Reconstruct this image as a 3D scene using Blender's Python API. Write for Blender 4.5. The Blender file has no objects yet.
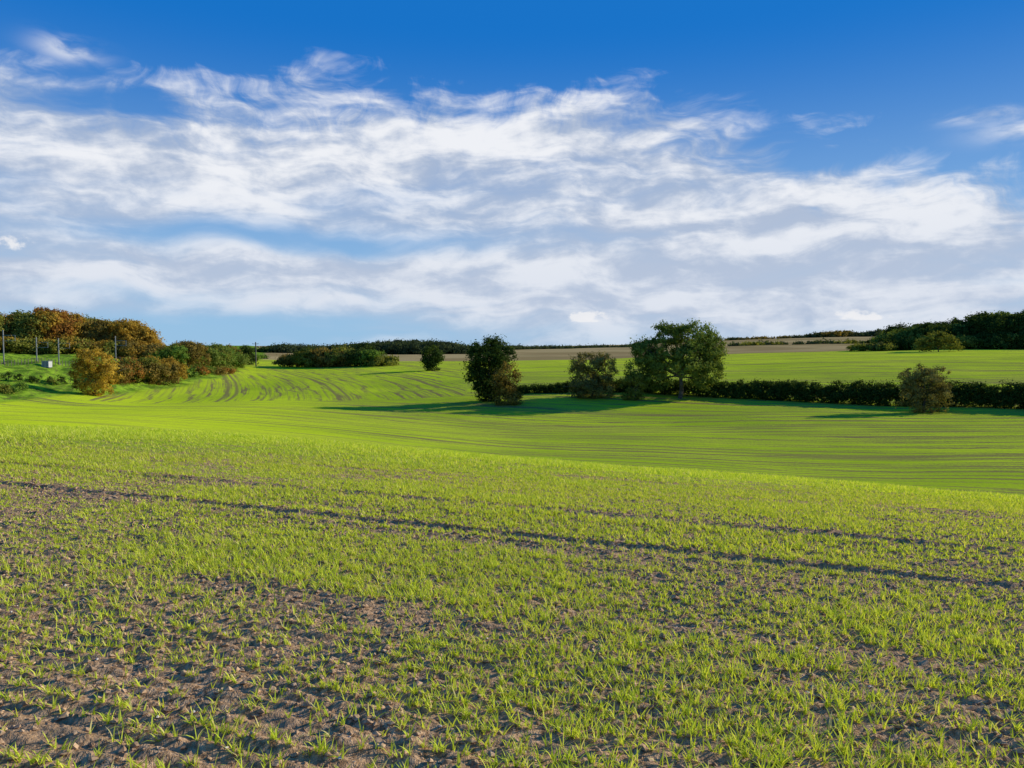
import bpy, math, numpy as np, mathutils
rng=np.random.default_rng(7)
F=759.;HZ=350.;CAM=1.6
scene=bpy.context.scene
def U_(px): return (px-512)/F
def PX(px,d): return (px-512)/F*d
def plane(x,y): return -.04*x-.06*y
# ---------------------------------------------------------------- terrain
cols={
 -500:[(20,-.3),(40,-2.6),(55,-5.2),(65,-3),(80,.5),(120,1.5),(400,3),(1000,7),(1600,0),(4000,-20)],
 0:[(20,-.66),(40,-2.0),(70,-4.2),(95,-5.9),(106,-6.4),(118,-3.2),(133,-.2),(150,.9),(200,1.7),(400,3),(700,5),(1000,7),(1600,0),(4000,-20)],
 128:[(20,-.8),(30,-1.5),(50,-3.2),(80,-5),(110,-6.3),(128,-6.8),(140,-4.5),(155,-1.3),(175,.2),(250,1),(400,3),(700,5),(1000,7),(1600,0),(4000,-20)],
 192:[(20,-.87),(30,-1.6),(50,-3.7),(80,-5.2),(110,-6.1),(148,-6.5),(165,-4.5),(185,-2.8),(220,-1.5),(400,1),(700,5),(1000,7),(1600,0),(4000,-20)],
 256:[(20,-.95),(30,-1.75),(45,-3.3),(60,-4.6),(85,-5.4),(110,-5.7),(140,-5.8),(180,-5.4),(210,-4.4),(240,-3.3),(260,-2.7),(320,-1.5),(400,0),(700,5),(1000,7),(1600,0),(4000,-20)],
 384:[(20,-1.1),(28,-1.9),(40,-3.8),(55,-5),(75,-6.0),(100,-6.6),(130,-5.5),(160,-4.3),(200,-3.1),(230,-2.6),(260,-2.6),(350,-2),(500,0),(700,4),(1000,7),(1600,0),(4000,-20)],
 512:[(20,-1.4),(28,-2.35),(36,-4.0),(50,-5.5),(70,-6.4),(88,-7.2),(98,-6.6),(110,-4.7),(130,-3.8),(180,-3),(260,-2.2),(350,-1.5),(600,1),(1000,6),(1600,0),(4000,-20)],
 640:[(20,-1.6),(27,-2.55),(36,-4.6),(50,-5.6),(70,-6.4),(88,-6.9),(98,-6.3),(109,-4.6),(130,-3.2),(180,-1.7),(260,-1.1),(350,-.5),(600,3),(1000,9),(1600,5),(4000,-20)],
 768:[(18,-1.55),(25,-2.5),(33,-4.5),(45,-5.6),(60,-6.2),(80,-6.4),(98,-5.8),(106,-5.2),(115,-3.9),(140,-2.5),(180,-1.2),(260,.6),(350,.2),(600,6),(1000,17),(1600,5),(4000,-20)],
 896:[(15,-1.35),(22,-2.3),(30,-4.3),(45,-5.6),(65,-6.0),(85,-5.8),(96,-5.6),(106,-3.9),(130,-2.2),(180,.1),(230,1.5),(300,1.6),(600,7),(1000,21),(1600,5),(4000,-20)],
 1024:[(13,-1.2),(20,-2.25),(28,-4.4),(40,-5.0),(60,-5.4),(86,-5.4),(98,-3.7),(130,-2.2),(180,.4),(230,1.8),(300,2.4),(600,5),(1000,14),(1600,5),(4000,-20)],
 1500:[(10,-1.2),(18,-2.8),(26,-4.8),(40,-5.4),(55,-5.4),(66,-4),(100,-2.5),(180,1.5),(300,3),(600,5),(1000,12),(1600,5),(4000,-20)]}
LG=np.linspace(math.log(8),math.log(4000),500)
UG=np.linspace(-1.3,1.3,260)
tab=[];us=[]
for px in sorted(cols):
    u=U_(px);us.append(u)
    k=[(8,plane(u*8,8))]+([(10,plane(u*10,10))] if cols[px][0][0]>12 else [])+cols[px]
    tab.append(np.interp(LG,[math.log(a) for a,b in k],[b for a,b in k]))
tab=np.array(tab)
T=np.array([np.interp(UG,us,tab[:,i]) for i in range(len(LG))]).T
def gsm(A,s,ax):
    r=int(3*s);k=np.exp(-.5*(np.arange(-r,r+1)/s)**2);k/=k.sum()
    P=np.pad(A,[(r,r) if i==ax else (0,0) for i in range(2)],mode='edge')
    out=np.zeros_like(A)
    for i,w in enumerate(k):
        out+=w*(P[i:i+A.shape[0]] if ax==0 else P[:,i:i+A.shape[1]])
    return out
T=gsm(gsm(T,3.0,1),5,0)
def sst(a,b,x):
    t=np.clip((x-a)/(b-a),0,1);return t*t*(3-2*t)
def _h(ix,iy,seed):
    n=(ix.astype(np.int64)*374761393+iy.astype(np.int64)*668265263+seed*974711)&0xffffffff
    n=((n^(n>>13))*1274126177)&0xffffffff
    n=n^(n>>16)
    return (n&0xffff)/65535.
def vn(x,y,seed=0):
    x=np.asarray(x,float);y=np.asarray(y,float)
    ix=np.floor(x);iy=np.floor(y);fx=x-ix;fy=y-iy
    fx=fx*fx*(3-2*fx);fy=fy*fy*(3-2*fy)
    ix=ix.astype(np.int64);iy=iy.astype(np.int64)
    a=_h(ix,iy,seed);b=_h(ix+1,iy,seed);c=_h(ix,iy+1,seed);d=_h(ix+1,iy+1,seed)
    return (a*(1-fx)+b*fx)*(1-fy)+(c*(1-fx)+d*fx)*fy
def hbase(x,y):
    x=np.asarray(x,float);y=np.asarray(y,float)
    d=np.clip(y,8,3990);u=np.clip(x/d,-1.299,1.299)
    fi=(np.log(d)-LG[0])/(LG[1]-LG[0]);fj=(u-UG[0])/(UG[1]-UG[0])
    i=np.clip(fi.astype(int),0,498);j=np.clip(fj.astype(int),0,258);a=fi-i;b=fj-j
    t=(T[j,i]*(1-a)+T[j,i+1]*a)*(1-b)+(T[j+1,i]*(1-a)+T[j+1,i+1]*a)*b
    w=sst(8,14,y)
    return plane(x,y)*(1-w)+t*w
NX,NY=.33,.944
def rowc(x,y):
    return NX*x+NY*y+.35*(vn(x*.05,y*.05,3)-.5), -NY*x+NX*y
C1=7.9;TW=2.08
def track(rc):
    m=np.mod(rc-C1+12,24)-12
    return np.minimum(np.abs(m),np.abs(m-TW))
def foot(y): return np.interp(y,[0,60,106,128,145,190,300,400,4000],[-85,-76,-71,-65,-62,-69,-99,-130,-1400])
def hgt(x,y):
    z=hbase(x,y)
    x=np.asarray(x,float);y=np.asarray(y,float)
    fade=1-sst(16,30,y)
    rc,al=rowc(x,y)
    soil=(.008*(vn(x*3,y*3,1)-.5)*2+.013*(vn(x*9,y*9,2)-.5)*2+.012*(vn(x*21,y*21,5)-.5)*2)
    soil+=.013*np.cos(rc/.125*2*math.pi)*(.6+.9*vn(x*1.3,y*1.3,77))+.010*(vn(rc*2.2,al*.15,8)-.5)*2
    tr=track(rc)
    dip=-.03*(1-sst(.10,.24,tr))*(.6+.8*vn(al*.8,rc*0,41))+.012*np.exp(-((tr-.30)/.08)**2)
    dip+= .008*(1-sst(.12,.22,tr))*np.sign(np.sin(al*2*math.pi/.22))
    z=z+fade*(soil+dip)
    far=sst(30,80,y)
    z=z+far*.4*(vn(x*.06,y*.06,11)-.5)+far*.25*(vn(x*.02,y*.09,17)-.5)
    bank=sst(0,6,foot(y)-x)*far
    z=z+bank*(1.5*(vn(x*.16,y*.16,61)-.5)+.5*(vn(x*.6,y*.6,62)-.5))
    return z
# ---------------------------------------------------------------- helpers
def mkmesh(name,V,Fc,mats,mi=None,col=None,smooth=False,attrs=None):
    me=bpy.data.meshes.new(name)
    V=np.asarray(V,np.float32);nv=len(V)
    me.vertices.add(nv);me.vertices.foreach_set('co',V.ravel())
    if isinstance(Fc,np.ndarray): groups=[Fc]
    else: groups=Fc
    ls=[];lt=[];idx=[];o=0
    for g in groups:
        g=np.asarray(g,np.int32);n,k=g.shape
        idx.append(g.ravel());ls.append(o+np.arange(n)*k);lt.append(np.full(n,k));o+=n*k
    idx=np.concatenate(idx);ls=np.concatenate(ls);lt=np.concatenate(lt)
    me.loops.add(len(idx));me.loops.foreach_set('vertex_index',idx.astype(np.int32))
    me.polygons.add(len(ls));me.polygons.foreach_set('loop_start',ls.astype(np.int32));me.polygons.foreach_set('loop_total',lt.astype(np.int32))
    for m in mats: me.materials.append(m)
    if mi is not None: me.polygons.foreach_set('material_index',np.asarray(mi,np.int32))
    me.polygons.foreach_set('use_smooth',np.full(len(ls),bool(smooth)))
    me.update(calc_edges=True)
    def addc(nm,c):
        a=me.attributes.new(nm,'FLOAT_COLOR','POINT')
        c4=np.ones((nv,4),np.float32);c4[:,:3]=c;a.data.foreach_set('color',c4.ravel())
    if col is not None: addc('Col',col)
    if attrs:
        for k,c in attrs.items(): addc(k,c)
    ob=bpy.data.objects.new(name,me);scene.collection.objects.link(ob)
    return ob
class NB:
    def __init__(s,nt): s.nt=nt;s.n=nt.nodes;s.l=nt.links
    def put(s,sock,v):
        if v is None: return
        if isinstance(v,bpy.types.NodeSocket): s.l.new(v,sock)
        else:
            if hasattr(sock.default_value,'__len__') and not hasattr(v,'__len__'): v=(v,)*len(sock.default_value)
            if hasattr(v,'__len__') and len(v)==3 and len(sock.default_value)==4: v=tuple(v)+(1,)
            sock.default_value=v
    def m(s,op,a,b=None,c=None,clamp=False):
        n=s.n.new('ShaderNodeMath');n.operation=op;n.use_clamp=clamp
        s.put(n.inputs[0],a);s.put(n.inputs[1],b);s.put(n.inputs[2],c);return n.outputs[0]
    def add(s,*a):
        r=a[0]
        for b in a[1:]: r=s.m('ADD',r,b)
        return r
    def mul(s,*a):
        r=a[0]
        for b in a[1:]: r=s.m('MULTIPLY',r,b)
        return r
    def sub(s,a,b): return s.m('SUBTRACT',a,b)
    def vec(s,x,y,z=0.):
        n=s.n.new('ShaderNodeCombineXYZ')
        for i,v in enumerate((x,y,z)): s.put(n.inputs[i],v)
        return n.outputs[0]
    def sep(s,v):
        n=s.n.new('ShaderNodeSeparateXYZ');s.put(n.inputs[0],v);return n.outputs
    def noise(s,v,scale,detail=4,rough=.5,dist=0.,dim='2D'):
        n=s.n.new('ShaderNodeTexNoise');n.noise_dimensions=dim;s.put(n.inputs['Vector'],v);s.put(n.inputs['Scale'],scale)
        s.put(n.inputs['Detail'],float(detail));s.put(n.inputs['Roughness'],rough);s.put(n.inputs['Distortion'],dist)
        return n.outputs[0]
    def ss(s,x,a,b,lo=0.,hi=1.):
        n=s.n.new('ShaderNodeMapRange');n.interpolation_type='SMOOTHSTEP'
        for i,v in enumerate((x,a,b,lo,hi)): s.put(n.inputs[i],v)
        return n.outputs[0]
    def mix(s,f,a,b,mode='MIX'):
        n=s.n.new('ShaderNodeMix');n.data_type='RGBA';n.blend_type=mode
        s.put(n.inputs[0],f);s.put(n.inputs[6],a);s.put(n.inputs[7],b);return n.outputs[2]
    def attr(s,nm):
        n=s.n.new('ShaderNodeAttribute');n.attribute_name=nm;return n
def newmat(name):
    m=bpy.data.materials.new(name);m.use_nodes=True;m.node_tree.nodes.clear()
    nb=NB(m.node_tree);out=nb.n.new('ShaderNodeOutputMaterial');return m,nb,out
def leafmat(name,tr=.35,transmul=(1.25,1.15,.5)):
    m,nb,out=newmat(name)
    c=nb.attr('Col').outputs['Color']
    d=nb.n.new('ShaderNodeBsdfDiffuse');nb.put(d.inputs[0],c)
    t=nb.n.new('ShaderNodeBsdfTranslucent');nb.put(t.inputs[0],nb.mix(1.,c,transmul,'MULTIPLY'))
    a=nb.n.new('ShaderNodeMixShader');nb.put(a.inputs[0],tr);nb.l.new(d.outputs[0],a.inputs[1]);nb.l.new(t.outputs[0],a.inputs[2])
    nb.l.new(a.outputs[0],out.inputs[0]);return m
def simplemat(name,c1,c2,scale=4.,rough=.85):
    m,nb,out=newmat(name)
    g=nb.n.new('ShaderNodeNewGeometry')
    nz=nb.noise(g.outputs['Position'],scale,3,.6,0.,'3D')
    p=nb.n.new('ShaderNodeBsdfPrincipled');nb.put(p.inputs['Base Color'],nb.mix(nb.ss(nz,.35,.65),c1,c2));nb.put(p.inputs['Roughness'],rough)
    nb.l.new(p.outputs[0],out.inputs[0]);return m
M_leaf=leafmat('tree_foliage',.36)
M_crop=leafmat('wheat_blade',.42,(1.2,1.12,.5))
M_bark=simplemat('bark',(.05,.04,.03),(.12,.095,.07),6,.9)
M_clod=simplemat('soil_clod',(.25,.145,.075),(.58,.38,.21),25,.95)
M_metal=simplemat('galvanised_steel',(.16,.17,.18),(.24,.24,.24),3,.5)
M_white=simplemat('grey_painted_steel',(.42,.43,.43),(.5,.5,.49),2,.5)
M_dark=simplemat('dark_trim',(.04,.04,.045),(.08,.08,.08),2,.5)
M_wood=simplemat('weathered_wood',(.09,.075,.06),(.18,.15,.12),6,.9)
# ---------------------------------------------------------------- ground material
m,nb,out=newmat('field_ground')
A=nb.attr('reg').outputs['Color'];B=nb.attr('rowuv').outputs['Color'];Cc=nb.attr('aux').outputs['Color']
r_,g_,b_=nb.sep(A)       # crop cover, stubble, rough
rc,al,trw=nb.sep(B)
lit_green,linew,dist_=nb.sep(Cc)
P=nb.n.new('ShaderNodeNewGeometry').outputs['Position']
n_f=nb.noise(P,30.,4,.65);n_m=nb.noise(P,2.2,4,.6);n_l=nb.noise(P,.07,4,.55)
soil=nb.mix(nb.ss(n_f,.3,.7),(.19,.105,.05),(.62,.40,.22))
soil=nb.mix(nb.ss(n_m,.35,.7,0.,.5),soil,(.38,.24,.13))
soil=nb.mix(trw,soil,(.23,.19,.065))     # seen through the crop further off
n_r=nb.noise(nb.vec(rc,nb.mul(al,.03),0.),1.6,4,.65)
n_r3=nb.noise(nb.vec(nb.add(rc,40.),nb.mul(al,.05),4.),.28,4,.7)
n_g=nb.noise(P,5.,5,.75)
green=nb.mix(nb.ss(n_l,.35,.65),(.34,.46,.020),(.46,.57,.026))
green=nb.mix(lit_green,green,(.64,.75,.024))  # brighter green painted in for the backlit crop along the crest
wv=nb.add(rc,nb.mul(nb.sub(n_m,.5),.5),nb.mul(nb.sub(n_l,.5),6.))
pas=nb.m('PINGPONG',wv,2.)
pl=nb.ss(pas,nb.add(.04,nb.mul(dist_,.05)),nb.add(.22,nb.mul(dist_,.50)),1.,0.)
brk=nb.ss(nb.noise(nb.vec(nb.mul(rc,.25),nb.mul(al,.03)),1.3,3,.6),.38,.62)
cov=nb.add(r_,nb.mul(nb.sub(n_r,.5),1.7),nb.mul(nb.sub(n_r3,.5),.9),nb.mul(nb.sub(n_f,.5),.30),nb.mul(nb.sub(n_g,.5),1.3),nb.mul(lit_green,.2))
cov=nb.sub(cov,nb.mul(pl,nb.mul(linew,nb.add(.07,nb.mul(brk,.42)))))
cov=nb.ss(cov,.15,.82)
mm=nb.sub(nb.m('FLOORED_MODULO',nb.add(rc,-C1+12),24.),12.)
t1=nb.m('MINIMUM',nb.m('ABSOLUTE',mm),nb.m('ABSOLUTE',nb.sub(mm,TW)))
tl=nb.ss(t1,.10,nb.add(.30,nb.mul(dist_,.26)),1.,0.)
cov=nb.mul(cov,nb.sub(1.,nb.mul(tl,.85)))
crop=nb.mix(cov,soil,green)
n_s=nb.noise(P,.012,3,.5)
stub=nb.mix(nb.ss(n_s,.4,.6),(.32,.22,.095),(.46,.33,.15));stub=nb.mix(nb.ss(n_r3,.4,.7,0.,.5),stub,(.24,.22,.07))
n_b=nb.noise(P,.35,5,.75)
rough=nb.mix(nb.ss(n_b,.38,.62),(.09,.17,.015),(.28,.44,.03));rough=nb.mix(nb.ss(nb.noise(P,1.1,3,.7),.50,.66,0.,.65),rough,(.13,.115,.04))
c=nb.mix(g_,crop,stub);c=nb.mix(b_,c,rough)
p=nb.n.new('ShaderNodeBsdfDiffuse');nb.put(p.inputs['Color'],c)
bp=nb.n.new('ShaderNodeBump');nb.put(bp.inputs['Strength'],.6);nb.put(bp.inputs['Distance'],.03)
nb.l.new(nb.noise(P,40.,3,.7),bp.inputs['Height']);nb.l.new(bp.outputs[0],p.inputs['Normal'])
nb.l.new(p.outputs[0],out.inputs[0]);M_ground=m
# ---------------------------------------------------------------- ground sheet
ys=[-60,-40,-28,-20,-14,-10,-7,-5,-3.5,-2.3,-1.4,-.6,0,.4,.8,1.1,1.4,1.7]
y=1.9
while y<4000:
    ys.append(y)
    y+= .026 if y<9 else (.026*(1+(y-9)*.18) if y<30 else max(.12,y*.007 if y<320 else y*.02))
ys.append(4000);ys=np.array(ys);NC=800
sgrid=np.linspace(-1,1,NC)
W=6+1.1*np.abs(ys)
X=sgrid[None,:]*W[:,None];Y=np.repeat(ys[:,None],NC,1)
Z=hgt(X,Y)
V=np.stack([X,Y,Z],-1).reshape(-1,3)
R=len(ys);i=np.arange(R-1)[:,None]*NC+np.arange(NC-1)[None,:]
Fq=np.stack([i,i+1,i+1+NC,i+NC],-1).reshape(-1,4)
x=V[:,0];y=V[:,1]
rc,al=rowc(x,y)
u=x/np.maximum(y,1)
lf=(y>112)&(u<-.06)&(y<400)
rc2=(x*.96+y*.27+.0016*(y-120)**2)*1.35;al2=y
rcA=np.where(lf,rc2,rc);alA=np.where(lf,al2,al)
cover=np.interp(y,[0,9,14,20,28,45,70,130,300],[-.5,-.2,.15,.46,.68,.60,.58,.64,.68])
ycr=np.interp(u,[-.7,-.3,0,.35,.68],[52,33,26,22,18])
lit_greenv=np.exp(-((np.log(np.maximum(y,1)/ycr))/.32)**2)*.85  # crest band mask: sunlit look put into the crop colour
lit_greenv=np.maximum(lit_greenv,.85*sst(-.05,-.5,u)*sst(18,30,y)*(1-sst(95,150,y)))  # painted sunlit band widened over the left field
lit_greenv=np.maximum(lit_greenv,.4*sst(120,200,y))
bound=np.interp(u,[-.5,-.1,.1,.35,.5,.7],[290,275,260,290,290,300])
stubv=sst(-4,4,y-bound)
roughv=1-sst(-1.5,1.5,x-foot(y)+3*(vn(y*.2,x*.2,9)-.5))
roughv=np.where(y<30,1-sst(-1.5,1.5,x-foot(y)),roughv)
trw=sst(12,28,y)
linew=trw*(.55+.45*sst(-.25,.1,u))*np.where(lf,1.5,1)
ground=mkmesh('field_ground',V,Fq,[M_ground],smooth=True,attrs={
 'reg':np.stack([cover,stubv,roughv],-1),'rowuv':np.stack([rcA,alA,trw],-1),'aux':np.stack([lit_greenv,linew,y*.01],-1)})
# ---------------------------------------------------------------- wheat seedlings
def seedlings():
    Vs=[];Fs3=[];Fs4=[];Cs=[];off=0
    bands=[(1.9,8.,66,3.5,1.0,3),(8.,17,52,3.0,1.12,2),(17,32,16,3.0,1.5,1)]
    for (y0,y1,dens,nbld,sz,seg) in bands:
        kmin=int((NX*(-1.0*y1-2)+NY*y0)/.125)-2;kmax=int((NX*(1.0*y1+2)+NY*y1)/.125)+2
        smin=-NY*(1.0*y1+2);smax=NY*(1.0*y1+2)+NX*y1
        n=int((kmax-kmin)*(smax-smin)*dens)
        k=rng.integers(kmin,kmax,n)*.125
        s=rng.uniform(smin,smax,n)
        rcj=k+rng.normal(0,.011,n)
        x=NX*rcj-NY*s;y=NY*rcj+NX*s
        ok=(y>y0)&(y<=y1)&(np.abs(x)<.78*y+1.3)
        x=x[ok];y=y[ok];kk=k[ok]
        r,a=rowc(x,y)
        keep=.16+1.15*sst(.25,.68,vn(x*.9,y*.9,21)*.2+vn(kk*8+.5,a*.35,22)*.6+vn(x*6,y*6,23)*.2)
        uu=x/np.maximum(y,.5)
        keep*=.52+.48*sst(-.5,.15,uu+(y-4.5)*.16)
        keep*=sst(.10,.27,track(r))*.9+.1
        ok=rng.random(len(x))<keep
        x=x[ok];y=y[ok]
        z=hgt(x,y)-.004
        npl=len(x)
        vig=.6+.8*vn(x*.7,y*.7,31)
        nb_=3 if seg<3 else 4
        for b in range(nb_):
            sel=rng.random(npl)<min(1,nbld/nb_+.1)
            px_,py_,pz_=x[sel],y[sel],z[sel];m_=len(px_)
            az=rng.uniform(0,2*math.pi,m_)
            L=rng.uniform(.035,.086,m_)*vig[sel]*sz
            lean=rng.uniform(.12,1.3,m_);curl=rng.uniform(.2,1.3,m_)
            wd=rng.uniform(.0022,.0038,m_)*(sz**1.6)*(1.35 if seg<3 else 1)*(1.5 if seg==1 else 1)
            dx,dy=np.cos(az),np.sin(az)
            tw=rng.uniform(-.8,.8,m_)
            sx,sy=-np.sin(az+tw),np.cos(az+tw)
            pts=[];cx=np.zeros(m_);cz=np.zeros(m_)
            ns=seg
            pts.append((cx.copy(),cz.copy()))
            for q in range(ns):
                ang=lean*.5+curl*(q+.5)/ns
                cx=cx+np.sin(ang)*L/ns;cz=cz+np.cos(ang)*L/ns
                pts.append((cx.copy(),cz.copy()))
            bx=px_+rng.normal(0,.004,m_);by=py_+rng.normal(0,.004,m_)
            vv=[]
            for q in range(ns):
                w=wd*(1 if q<2 else .8)
                cxq,czq=pts[q]
                vv.append(np.stack([bx+dx*cxq+sx*w,by+dy*cxq+sy*w,pz_+czq],-1))
                vv.append(np.stack([bx+dx*cxq-sx*w,by+dy*cxq-sy*w,pz_+czq],-1))
            vv.append(np.stack([bx+dx*cx,by+dy*cx,pz_+cz],-1))
            nv=2*ns+1
            vv=np.stack(vv,1)
            base=off+np.arange(m_)*nv
            for q in range(ns-1):
                Fs4.append(np.stack([base+2*q,base+2*q+1,base+2*q+3,base+2*q+2],-1))
            Fs3.append(np.stack([base+2*ns-2,base+2*ns-1,base+2*ns],-1))
            Vs.append(vv.reshape(-1,3));off+=m_*nv
            t=rng.random(m_)[:,None]
            c=np.array([.38,.51,.035])*(1-t)+np.array([.82,.86,.12])*t
            yl=rng.random(m_)<.07
            c[yl]=(.82,.72,.30)
            Cs.append(np.repeat(c,nv,0))
    return mkmesh('wheat_seedlings',np.concatenate(Vs),[np.concatenate(Fs3),np.concatenate(Fs4)],[M_crop],col=np.concatenate(Cs))
seedlings()
def clods(name,n,smin,smax,mat,yr=(1.9,13),pw=2.2):
    y=rng.uniform(yr[0]**1.0,yr[1],n*2);x=rng.uniform(-1,1,n*2)*(yr[1]*.8+1)
    ok=np.abs(x)<.8*y+1.5;x=x[ok];y=y[ok];n=len(x)
    s=smin+(smax-smin)*rng.random(n)**pw
    z=hgt(x,y)+s*.15
    o=np.array([[1,0,0],[.5,.87,0],[-.5,.87,0],[-1,0,0],[-.5,-.87,0],[.5,-.87,0],[.3,.2,.7],[-.35,.2,.75],[0,-.4,.65],[0,0,-.7]],float)
    f=[(0,1,6),(1,2,7),(1,7,6),(2,3,7),(3,4,7),(4,8,7),(4,5,8),(5,0,8),(0,6,8),(6,7,8)]
    f+=[(1,0,9),(2,1,9),(3,2,9),(4,3,9),(5,4,9),(0,5,9)]
    f=np.array(f)
    v=o[None]*rng.uniform(.65,1.3,(n,10,1))+rng.normal(0,.12,(n,10,3))
    a=rng.uniform(0,6.28,n);ca,sa=np.cos(a)[:,None],np.sin(a)[:,None]
    vx=v[:,:,0]*ca-v[:,:,1]*sa;vy=v[:,:,0]*sa+v[:,:,1]*ca
    v=np.stack([vx*s[:,None]+x[:,None],vy*s[:,None]*rng.uniform(.6,1,(n,1))+y[:,None],v[:,:,2]*s[:,None]*.8+z[:,None]],-1)
    ff=(f[None]+(np.arange(n)*10)[:,None,None]).reshape(-1,3)
    return mkmesh(name,v.reshape(-1,3),ff,[mat])
clods('soil_clods',52000,.004,.026,M_clod)
M_flint=simplemat('flint_stone',(.40,.34,.27),(.68,.6,.5),30,.6)
clods('flint_stones',700,.005,.015,M_flint,(1.9,10),2)
# ---------------------------------------------------------------- foliage
PAL={'oak':((.10,.15,.03),(.24,.29,.06)),'dark':((.03,.058,.014),(.08,.115,.025)),
 'brown':((.15,.115,.03),(.32,.23,.055)),'autumn':((.29,.18,.03),(.50,.33,.05)),'gold':((.38,.24,.035),(.62,.42,.06)),'olive':((.14,.155,.03),(.30,.30,.055)),
 'grey':((.14,.13,.045),(.29,.26,.085)),'rust':((.24,.11,.03),(.42,.20,.04)),'green':((.09,.16,.03),(.20,.30,.045)),'far':((.05,.075,.035),(.095,.12,.05))}
class Fol:
    def __init__(s): s.V=[];s.F=[];s.C=[];s.tV=[];s.tF=[];s.no=0;s.to=0
    def leaves(s,lobes,clump,ncl,nl,leaf,pal,fill=.25,zmin=None):
        Lb=np.array(lobes,float)
        ar=(Lb[:,3]*Lb[:,5]);pr=ar/ar.sum()
        li=rng.choice(len(Lb),ncl,p=pr)
        d=rng.normal(size=(ncl,3));d/=np.linalg.norm(d,axis=1)[:,None]
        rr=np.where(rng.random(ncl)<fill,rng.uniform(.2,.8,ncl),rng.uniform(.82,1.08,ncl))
        cc=Lb[li,:3]+d*Lb[li,3:6]*rr[:,None]
        cs=clump*rng.uniform(.5,1.3,ncl)
        k=np.repeat(np.arange(ncl),nl);n=len(k)
        off=rng.normal(size=(n,3));
        p=cc[k]+off*cs[k][:,None]*.5*np.array([1,1,.8])
        if zmin is not None: p[:,2]=np.maximum(p[:,2],zmin+rng.uniform(0,.3,n))
        nrm=d[k]*.8+off*.4+rng.normal(size=(n,3))*.6
        nrm/=np.linalg.norm(nrm,axis=1)[:,None]
        a=np.cross(nrm,rng.normal(size=(n,3)));a/=np.linalg.norm(a,axis=1)[:,None]
        b=np.cross(nrm,a)
        sz=(leaf*rng.uniform(.5,1.35,n))[:,None]
        vv=np.stack([p+a*sz,p+b*sz*.55,p-a*sz,p-b*sz*.55],1)
        c0,c1=np.array(PAL[pal][0]),np.array(PAL[pal][1])
        t=np.clip(.5+rng.normal(0,.28,ncl)[k]+rng.normal(0,.2,n),0,1.2)[:,None]
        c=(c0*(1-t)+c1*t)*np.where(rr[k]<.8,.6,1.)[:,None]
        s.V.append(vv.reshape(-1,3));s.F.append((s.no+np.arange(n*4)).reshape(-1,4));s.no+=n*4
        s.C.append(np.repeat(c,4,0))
    def tube(s,p0,p1,r0,r1,seg=3,wob=.06):
        p0=np.array(p0,float);p1=np.array(p1,float);L=np.linalg.norm(p1-p0)
        K=7;ax=(p1-p0)/max(L,1e-6);a=np.cross(ax,[.3,.9,.1]);a/=np.linalg.norm(a);b=np.cross(ax,a)
        rings=[]
        for q in range(seg+1):
            t=q/seg;c=p0+(p1-p0)*t+(rng.normal(size=3)*wob*L if 0<q<seg else 0)
            r=r0*(1-t)+r1*t
            th=np.arange(K)*2*math.pi/K
            rings.append(c+np.cos(th)[:,None]*a*r+np.sin(th)[:,None]*b*r)
        V=np.concatenate(rings);f=[]
        for q in range(seg):
            for j in range(K):
                f.append((q*K+j,q*K+(j+1)%K,(q+1)*K+(j+1)%K,(q+1)*K+j))
        s.tV.append(V);s.tF.append(np.array(f)+s.to);s.to+=len(V)
    def make(s,name):
        V=np.concatenate(s.V);Fc=np.concatenate(s.F);C=np.concatenate(s.C);mi=np.zeros(len(Fc),int)
        if s.tV:
            tV=np.concatenate(s.tV);tF=np.concatenate(s.tF)+len(V)
            V=np.concatenate([V,tV]);Fc=np.concatenate([Fc,tF]);C=np.concatenate([C,np.tile([.08,.06,.04],(len(tV),1))])
            mi=np.concatenate([mi,np.ones(len(tF),int)])
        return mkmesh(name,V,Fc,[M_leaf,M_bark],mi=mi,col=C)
def hz(x,y): return float(hgt(np.array([x]),np.array([y]))[0])
def pxtree(name,d,lobes,trunk,pal,clump=.8,ncl=200,nl=60,leaf=.16,fill=.25,skirt=0.):
    f=Fol();s=d/F;L=[]
    zb=hz(PX(trunk,d),d)
    for (lx,ly,rx,ry,dd) in lobes:
        L.append((PX(lx,d),d+dd,max(CAM-(ly-HZ)*s,zb+ry*s*.6),rx*s,max(rx*s*.9,.5),ry*s))
    tx=PX(trunk,d);top=max(l[2] for l in L);h=top-zb
    if skirt>0:
        hw=skirt*s
        for q in (-.55,0,.55): L.append((tx+q*hw,d-.1,zb+h*.22,hw*.55,hw*.55,h*.26))
    f.leaves(L,clump,ncl,nl,leaf,pal,fill,zmin=zb)
    tr=.03*h+.03
    mid=(tx+.1,d,zb+h*.3)
    f.tube((tx,d,zb-.3),mid,tr,tr*.75)
    for l in L[:len(lobes)]:
        f.tube(mid,(l[0],l[1],l[2]+l[5]*.3),tr*.5,tr*.1,4,.05)
        for q in range(4):
            f.tube((l[0],l[1],l[2]),(l[0]+rng.normal()*l[3]*.6,l[1]+rng.normal()*l[3]*.6,l[2]+rng.uniform(-.2,.8)*l[5]),tr*.15,.02,2,.08)
    return f.make(name)
pxtree('oak_tree',105,[(684,346,28,20,0),(652,354,17,15,.5),(707,353,14,18,-.5),(673,334,13,10,1),(696,332,13,9,-1),(680,364,34,15,0),(646,370,18,13,0),(708,371,14,12,0),(641,350,9,9,0),(663,327,7,5,0),(715,344,8,11,0),(688,327,8,4,0),(656,380,14,9,0),(702,382,12,8,0)],680,'oak',.75,480,75,.15,.18)
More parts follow.
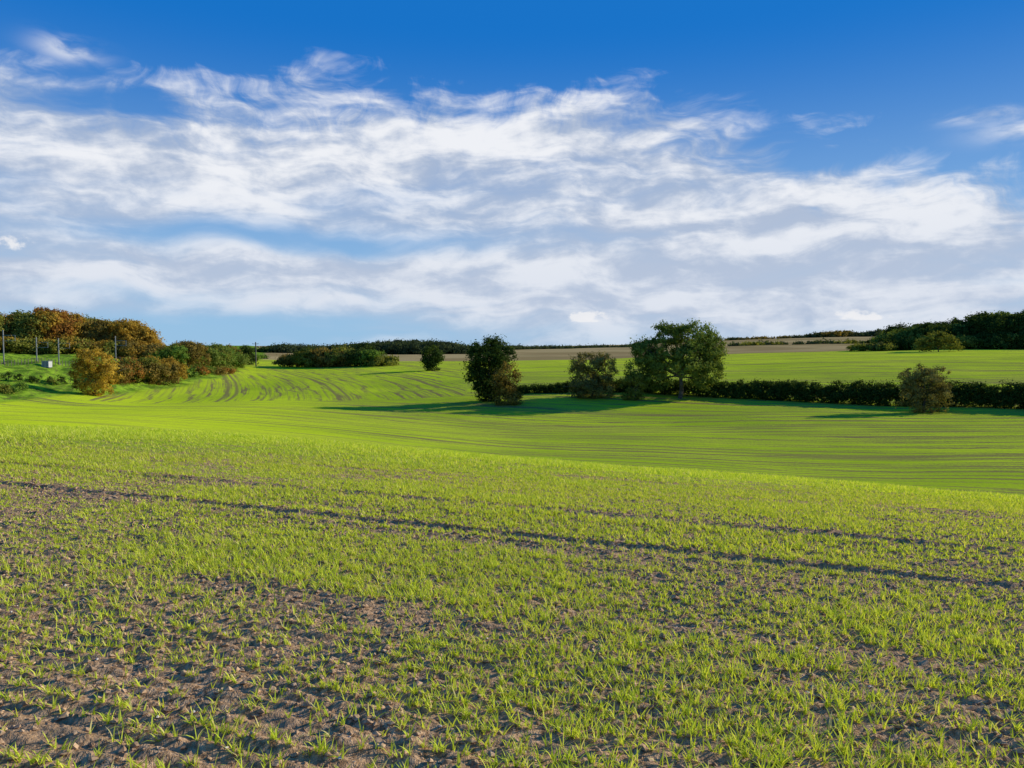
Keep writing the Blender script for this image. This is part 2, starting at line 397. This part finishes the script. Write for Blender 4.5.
pxtree('hawthorn_tree',106,[(490,353,19,13,0),(479,363,14,15,.5),(502,359,13,13,-.5),(488,373,19,12,0),(495,345,12,7,0),(481,380,14,10,0),(496,385,12,9,0)],489,'dark',.7,270,75,.15,.25,11)
pxtree('hawthorn_bush',103,[(508,376,12,13,0),(511,387,11,9,0),(502,386,9,9,0)],508,'brown',.6,100,60,.13,.25,13)
pxtree('hawthorn_bush',106,[(593,370,21,16,0),(582,362,11,10,0),(602,361,12,9,.5),(593,384,22,10,0),(577,376,7,12,0),(610,376,7,10,0)],593,'grey',.6,270,60,.12,.3,21)
pxtree('hawthorn_bush',104,[(634,376,8,8,0),(628,384,9,7,0),(641,382,8,7,0)],635,'olive',.5,80,50,.12,.25,12)
pxtree('hawthorn_bush',88,[(925,381,20,13,0),(913,377,12,11,0),(938,377,12,11,0),(926,394,23,9,0),(909,388,8,8,0),(941,390,9,9,0),(924,370,12,6,0)],925,'grey',.45,280,50,.10,.3,22)
pxtree('field_maple_tree',180,[(432,355,9,8,0),(428,358,6,6,0),(437,358,6,6,0),(432,363,9,5,0)],432,'dark',.9,90,50,.22,.25,6)
pxtree('ash_tree',235,[(245,354,10,7,0),(239,357,6,6,0),(251,355,6,6,0),(245,361,9,5,0)],245,'dark',1.2,80,50,.28)
def crown(x,y,h,w,k=9):
    zb=hz(x,y);L=[]
    r=w/2
    L.append((x,y,zb+h*.56,r*.75,r*.75,h*.36))
    L.append((x,y,zb+h*.25,r*.9,r*.9,h*.27))
    for q in range(k):
        d=rng.normal(size=3);d/=np.linalg.norm(d);d[2]=d[2]*.8+.1
        L.append((x+d[0]*r*.55,y+d[1]*r*.55,zb+h*.55+d[2]*h*.34,r*rng.uniform(.32,.5),r*rng.uniform(.32,.5),h*rng.uniform(.14,.22)))
    return L,zb
def mass(name,items,clump,leaf,cl_per,nl):
    f=Fol()
    for (x,y,h,w,pal) in items:
        L,zb=crown(x,y,h,w)
        f.leaves(L,clump,max(10,int(cl_per*h*w/30)),nl,leaf,pal,.15,zmin=zb-.2)
        f.tube((x,y,zb-.3),(x,y,zb+h*.5),.02*h,.012*h,2)
    return f.make(name)
def row(px0,d0,px1,d1,n,hpx,wm,pals,jit=3.,depth=1,hj=.2,dgap=8):
    it=[]
    for q in range(n):
        t=(q+.5)/n
        px=px0+(px1-px0)*t;d=d0+(d1-d0)*t
        hp=np.interp(px,[a for a,b in hpx],[b for a,b in hpx])
        for r in range(depth):
            dd=d+rng.normal()*jit*.3+r*dgap
            x=PX(px,dd)+rng.normal()*jit*.4
            top=CAM-(hp-HZ)*dd/F
            h=max(top-hz(x,dd),1.2)*rng.uniform(1-hj,1+hj*.25)
            it.append((x,dd,h,wm*rng.uniform(.75,1.3),pals[rng.integers(len(pals))]))
    return it
def hedgerow():
    f=Fol();pts=[(505,112),(640,110),(768,104),(896,96),(1024,88),(1200,76),(1400,66)]
    P_=[(PX(a,b),b) for a,b in pts];L=[]
    for (a,b) in zip(P_[:-1],P_[1:]):
        n=int(math.dist(a,b)/.8)
        for q in range(n):
            t=q/n;x=a[0]+(b[0]-a[0])*t;y=a[1]+(b[1]-a[1])*t
            px=512+F*x/y
            h=np.interp(px,[505,560,640,720,768,1024,1500],[1.0,1.2,1.6,2.2,2.5,2.9,2.9])*rng.uniform(.86,1.08)
            z=hz(x,y)
            L.append((x+rng.normal()*.1,y+rng.normal()*.15,z+h*.68,1.0,.9,h*.34))
            L.append((x+rng.normal()*.1,y-.2,z+h*.3,1.0,1.0,h*.36))
    f.leaves(L,.5,4800,40,.12,'dark',.12)
    return f.make('hedgerow')
hedgerow()
it=row(884,255,1120,225,22,[(884,334),(900,326),(930,321),(960,317),(1000,312),(1024,307),(1150,303)],12,['dark','dark','oak'],3,2,.2)
it+=row(884,248,1120,218,24,[(884,338),(930,336),(1024,333),(1150,330)],9,['dark','olive','dark'],3,1,.12)
mass('woodland_edge',it,1.1,.32,75,40)
pxtree('field_maple_tree',210,[(938,342,16,7,0),(924,345,9,6,0),(952,345,9,6,0),(938,336,9,4,0)],938,'olive',.9,110,50,.24)
it=row(856,250,890,240,5,[(856,345),(870,343),(890,342)],7,['grey','olive'],1,1,.15)
mass('field_edge_shrubs',it,.8,.25,90,40)
it=row(292,225,382,215,12,[(292,357),(305,346),(325,349),(350,345),(372,351),(382,360)],9,['dark','green','olive','brown'],3,1,.3)
mass('field_corner_copse',it,1.0,.3,80,40)
it=row(266,420,480,430,26,[(266,352),(280,346),(330,347),(400,341),(450,343),(480,349)],17,['far','dark','far'],5,2,.25,15)
mass('distant_woodland',it,2.0,.55,45,36)
it=row(470,640,640,680,20,[(470,347),(540,347),(640,347)],22,['far'],5,1,.3)
mass('distant_hedge_line',it,2.2,.7,30,30)
it=row(640,985,1000,990,46,[(640,341),(740,338),(800,335),(835,332),(860,331),(900,331),(1000,335)],24,['far','far','brown'],5,1,.5)
it+=row(730,560,900,600,16,[(730,346),(900,340)],16,['far','olive'],5,1,.5)
mass('distant_hilltop_trees',it,2.6,1.0,14,26)
it=row(-140,165,150,190,28,[(-140,313),(0,315),(30,311),(60,309),(80,315),(100,322),(125,321),(145,328),(150,338)],11,['autumn','brown','olive','autumn','rust'],3,2,.15,9)
it+=row(-60,160,150,182,24,[(-60,335),(150,342)],7,['brown','olive','autumn'],3,1,.2)
mass('embankment_woodland',it,.95,.27,80,40)
it=row(118,134,176,150,9,[(118,364),(130,359),(160,357),(176,360)],5.5,['brown','rust','autumn','olive'],2,2,.3,7)
it+=row(165,175,240,215,12,[(165,352),(185,340),(205,346),(225,344),(240,353)],7,['green','olive','brown','oak'],3,2,.3,9)
it+=row(150,146,236,186,16,[(150,370),(200,366),(236,370)],5,['brown','olive','rust','green'],2,1,.35)
mass('embankment_scrub',it,.75,.2,90,42)
it=row(236,230,262,300,5,[(236,358),(262,360)],6,['dark','green'],2,1,.1)
mass('field_edge_shrubs',it,.9,.28,80,40)
pxtree('field_maple_tree',120,[(92,364,16,14,0),(83,360,10,10,0),(103,366,12,11,0),(110,376,12,11,0),(92,378,17,11,0),(88,353,10,6,0),(80,372,9,9,0)],94,'gold',.6,250,60,.14,.2,17)
it=row(-60,110,40,113,11,[(-60,400),(40,400)],1.5,['green','olive'],3,1,.3,5)+row(0,122,70,128,8,[(0,384),(70,384)],2.2,['olive','dark'],3,1,.4,5)
mass('bramble_patches',it,.4,.12,60,32)
# ---------------------------------------------------------------- man-made bits
def box(vs,fs,x,y,z,sx,sy,sz,rot=0.):
    o=len(vs);c,s=math.cos(rot),math.sin(rot)
    for dz in (0,1):
        for a,b in ((-1,-1),(1,-1),(1,1),(-1,1)):
            lx,ly=a*sx/2,b*sy/2
            vs.append((x+lx*c-ly*s,y+lx*s+ly*c,z+dz*sz))
    for f in ((0,3,2,1),(4,5,6,7),(0,1,5,4),(1,2,6,5),(2,3,7,6),(3,0,4,7)): fs.append(tuple(o+q for q in f))
def boxes(name,lst,mat,parent=None):
    vs=[];fs=[]
    for b in lst: box(vs,fs,*b)
    ob=mkmesh(name,np.array(vs),np.array(fs),[mat])
    if parent: ob.parent=parent
    return ob
def empty(name):
    e=bpy.data.objects.new(name,None);scene.collection.objects.link(e);return e
def catenary_mast(px,d,h):
    e=empty('overhead_line_mast');x=PX(px,d);z=hz(x,d)
    boxes('post',[(x,d,z-.3,.15,.15,h)],M_metal,e)
    boxes('cantilever_arm',[(x+1.2,d,z+h-1.3,2.2,.07,.07),(x+1.1,d,z+h-2.3,2.0,.07,.07),(x+2.2,d,z+h-2.3,.06,.06,1.0)],M_metal,e)
    boxes('foundation',[(x,d,z-.3,.5,.5,.5)],M_wood,e)
for px,d,h in ((4,140,6.5),(37,146,5.0),(59,150,5.5),(116,158,5.5)): catenary_mast(px,d,h)
def pole(px,d,h):
    e=empty('utility_pole');x=PX(px,d);z=hz(x,d)
    boxes('pole',[(x,d,z-.3,.26,.26,h)],M_wood,e)
    boxes('crossarm',[(x,d-.18,z+h-.9,1.8,.1,.12)],M_wood,e)
    boxes('insulators',[(x+q,d-.18,z+h-.78,.1,.1,.18) for q in (-.8,0,.8)],M_metal,e)
pole(256,225,7.5)
def cabinet(px,d):
    e=empty('lineside_equipment_cabin');x=PX(px,d);z=hz(x,d)
    boxes('body',[(x,d,z,1.3,1.1,1.1)],M_white,e)
    boxes('roof',[(x,d,z+1.1,1.45,1.25,.1)],M_metal,e)
    boxes('doors',[(x-.3,d-.565,z+.1,.5,.03,.9),(x+.3,d-.565,z+.1,.5,.03,.9)],M_metal,e)
    boxes('plinth',[(x,d,z-.3,1.5,1.3,.3)],M_dark,e)
cabinet(47,141)
def fence():
    lst=[];prev=None
    for q in range(60):
        px=-60+q*3.4;d=np.interp(px,[-60,0,70,150],[134,137,146,166]);x=PX(px,d);z=hz(x,d)
        lst.append((x,d,z-.2,.08,.08,1.2))
        if prev:
            L=math.dist(prev[:2],(x,d));rot=math.atan2(d-prev[1],x-prev[0])
            for hh in (.5,.9):
                lst.append(((x+prev[0])/2,(d+prev[1])/2,(z+prev[2])/2+hh,L*.94,.015,.02,rot))
        prev=(x,d,z)
    boxes('railway_fence',lst,M_wood)
fence()
# ---------------------------------------------------------------- sky
w=bpy.data.worlds.new('World');scene.world=w;w.use_nodes=True;nt=w.node_tree;nt.nodes.clear();nb=NB(nt)
SEL=math.radians(22);SAZ=math.radians(75)
sky=nb.n.new('ShaderNodeTexSky');sky.sky_type='NISHITA';sky.sun_disc=False;sky.sun_elevation=SEL;sky.sun_rotation=SAZ
sky.air_density=1.;sky.dust_density=.3;sky.ozone_density=3.
tc=nb.n.new('ShaderNodeTexCoord').outputs['Generated']
sx,sy,sz=nb.sep(tc)
U=nb.m('ARCTAN2',sx,sy);Vv=nb.m('ARCSINE',sz)
def gs(u0,v0,su,sv,V_=None):
    a=nb.m('DIVIDE',nb.sub(U,u0),su);b=nb.m('DIVIDE',nb.sub(V_ or Vv,v0),sv)
    return nb.m('EXPONENT',nb.mul(nb.add(nb.mul(a,a),nb.mul(b,b)),-1.))
base=nb.mix(1.,sky.outputs[0],(.42,.88,1.25),'MULTIPLY')
grad=nb.mix(nb.ss(Vv,.0,.40),(3.3,5.5,8.0),(.06,1.7,5.9))
base=nb.mix(.9,base,grad)
wp=nb.sub(nb.noise(nb.vec(nb.add(nb.mul(U,2.),5.),nb.mul(Vv,4.)),1.6,2,.5),.5)
wp2=nb.sub(nb.noise(nb.vec(nb.add(nb.mul(U,2.),11.),nb.mul(Vv,4.)),4.,2,.5),.5)
n1=nb.noise(nb.vec(nb.add(nb.mul(U,1.1),nb.mul(wp,.35)),nb.add(nb.mul(Vv,9.),nb.mul(wp,.9),nb.mul(wp2,.25),21.)),1.9,6,.52)
a_=nb.add(nb.mul(U,.82),nb.mul(Vv,-.75),nb.mul(wp,.25));b_=nb.add(nb.mul(U,.75),nb.mul(Vv,.82),nb.mul(wp,.25),nb.mul(wp2,.10))
n2=nb.noise(nb.vec(nb.mul(a_,5.),nb.add(nb.mul(b_,12.),31.)),1.5,7,.62)
n3=nb.noise(nb.vec(nb.add(nb.mul(U,4.2),nb.mul(wp2,.4),3.),nb.add(nb.mul(Vv,16.),nb.mul(wp2,.7))),1.5,6,.55)
n4=nb.noise(nb.vec(nb.mul(U,10.),nb.add(nb.mul(Vv,16.),7.)),3.2,5,.6)
hi=nb.ss(Vv,.17,.27)
nn=nb.add(nb.mul(n1,nb.sub(.66,nb.mul(hi,.34))),nb.mul(n2,nb.add(.02,nb.mul(hi,.30))),nb.mul(n3,.26),nb.mul(n4,nb.add(.02,nb.mul(hi,.10))))
up=nb.add(U,.2)
vtop=nb.add(nb.sub(.322,nb.mul(up,up,.20)),nb.mul(wp,.10),nb.mul(nb.sub(n3,.5),.14),nb.mul(nb.sub(n2,.5),.10))
env=nb.ss(nb.sub(Vv,vtop),-.06,.02,1.,0.)
Vw=nb.add(Vv,nb.mul(wp,.05),nb.mul(wp2,.02))
bias=nb.add(.31,nb.mul(gs(-.27,.140,.24,.015,Vw),-.44),nb.mul(gs(-.42,.018,.30,.026),-.34),nb.mul(gs(.15,.27,.2,.05),.05),
  nb.mul(gs(.47,.14,.3,.09),.14),nb.mul(gs(-.55,.10,.25,.03),.04),nb.mul(gs(.05,.09,.4,.04),.10),nb.mul(gs(-.5,.07,.12,.012,Vw),-.15))
tot=nb.add(nn,bias)
den=nb.mul(nb.ss(tot,.42,.90),env)
low=nb.ss(Vv,.0,.04,.65,1.)
den=nb.mul(den,low)
extra=nb.mul(nb.add(gs(-.52,.325,.03,.012),gs(.545,.255,.035,.007),gs(.60,.235,.05,.012)),nb.ss(n3,.38,.62))
den=nb.m('MAXIMUM',den,nb.mul(extra,.8))
cn=nb.mul(nb.sub(nb.noise(nb.vec(nb.mul(U,1.),nb.mul(Vv,1.5)),60.,4,.6),.5),2.0)
cum=nb.add(gs(.100,.0435,.025,.0085),gs(.088,.041,.014,.006),gs(.418,.040,.022,.0095),gs(.445,.037,.018,.006),nb.mul(gs(-.585,.118,.03,.010),.8))
flat=nb.ss(Vv,.033,.038)
cum=nb.ss(nb.mul(nb.add(cum,nb.mul(cn,nb.ss(cum,.02,.5))),flat),.35,1.0)
shd=nb.ss(nb.add(nb.mul(n3,.8),nb.mul(n1,.3),nb.mul(n4,.22)),.54,.80)
ccol=nb.mix(shd,(4.3,5.1,6.6),(9.0,9.1,9.4))
ccol=nb.mix(nb.ss(Vv,.04,.24,.45,0.),ccol,(5.6,6.3,7.7))
fin=nb.mix(nb.mul(den,.95),base,ccol)
fin=nb.mix(nb.mul(cum,.85),fin,(8.8,8.8,9.0))
bg=nb.n.new('ShaderNodeBackground');nb.l.new(fin,bg.inputs[0]);bg.inputs[1].default_value=.1
wo=nb.n.new('ShaderNodeOutputWorld');nb.l.new(bg.outputs[0],wo.inputs[0])
try:
    w.cycles.sampling_method='MANUAL';w.cycles.sample_map_resolution=256
except Exception as e: print(e)
sd=bpy.data.lights.new('sun','SUN');sd.energy=5.;sd.angle=math.radians(.53);sd.color=(1,.92,.76)
so=bpy.data.objects.new('sun',sd);scene.collection.objects.link(so)
dv=mathutils.Vector((-math.sin(SAZ)*math.cos(SEL),-math.cos(SAZ)*math.cos(SEL),-math.sin(SEL)))
so.rotation_euler=dv.to_track_quat('-Z','Y').to_euler()
cd=bpy.data.cameras.new('camera');cd.sensor_width=36;cd.lens=36*F/1024;cd.clip_end=9000;cd.clip_start=.05
co=bpy.data.objects.new('camera',cd);scene.collection.objects.link(co);co.location=(0,0,CAM)
co.rotation_euler=(math.pi/2-math.atan(34/F),0,0);scene.camera=co
scene.view_settings.view_transform='Standard';scene.view_settings.look='None';scene.view_settings.exposure=0
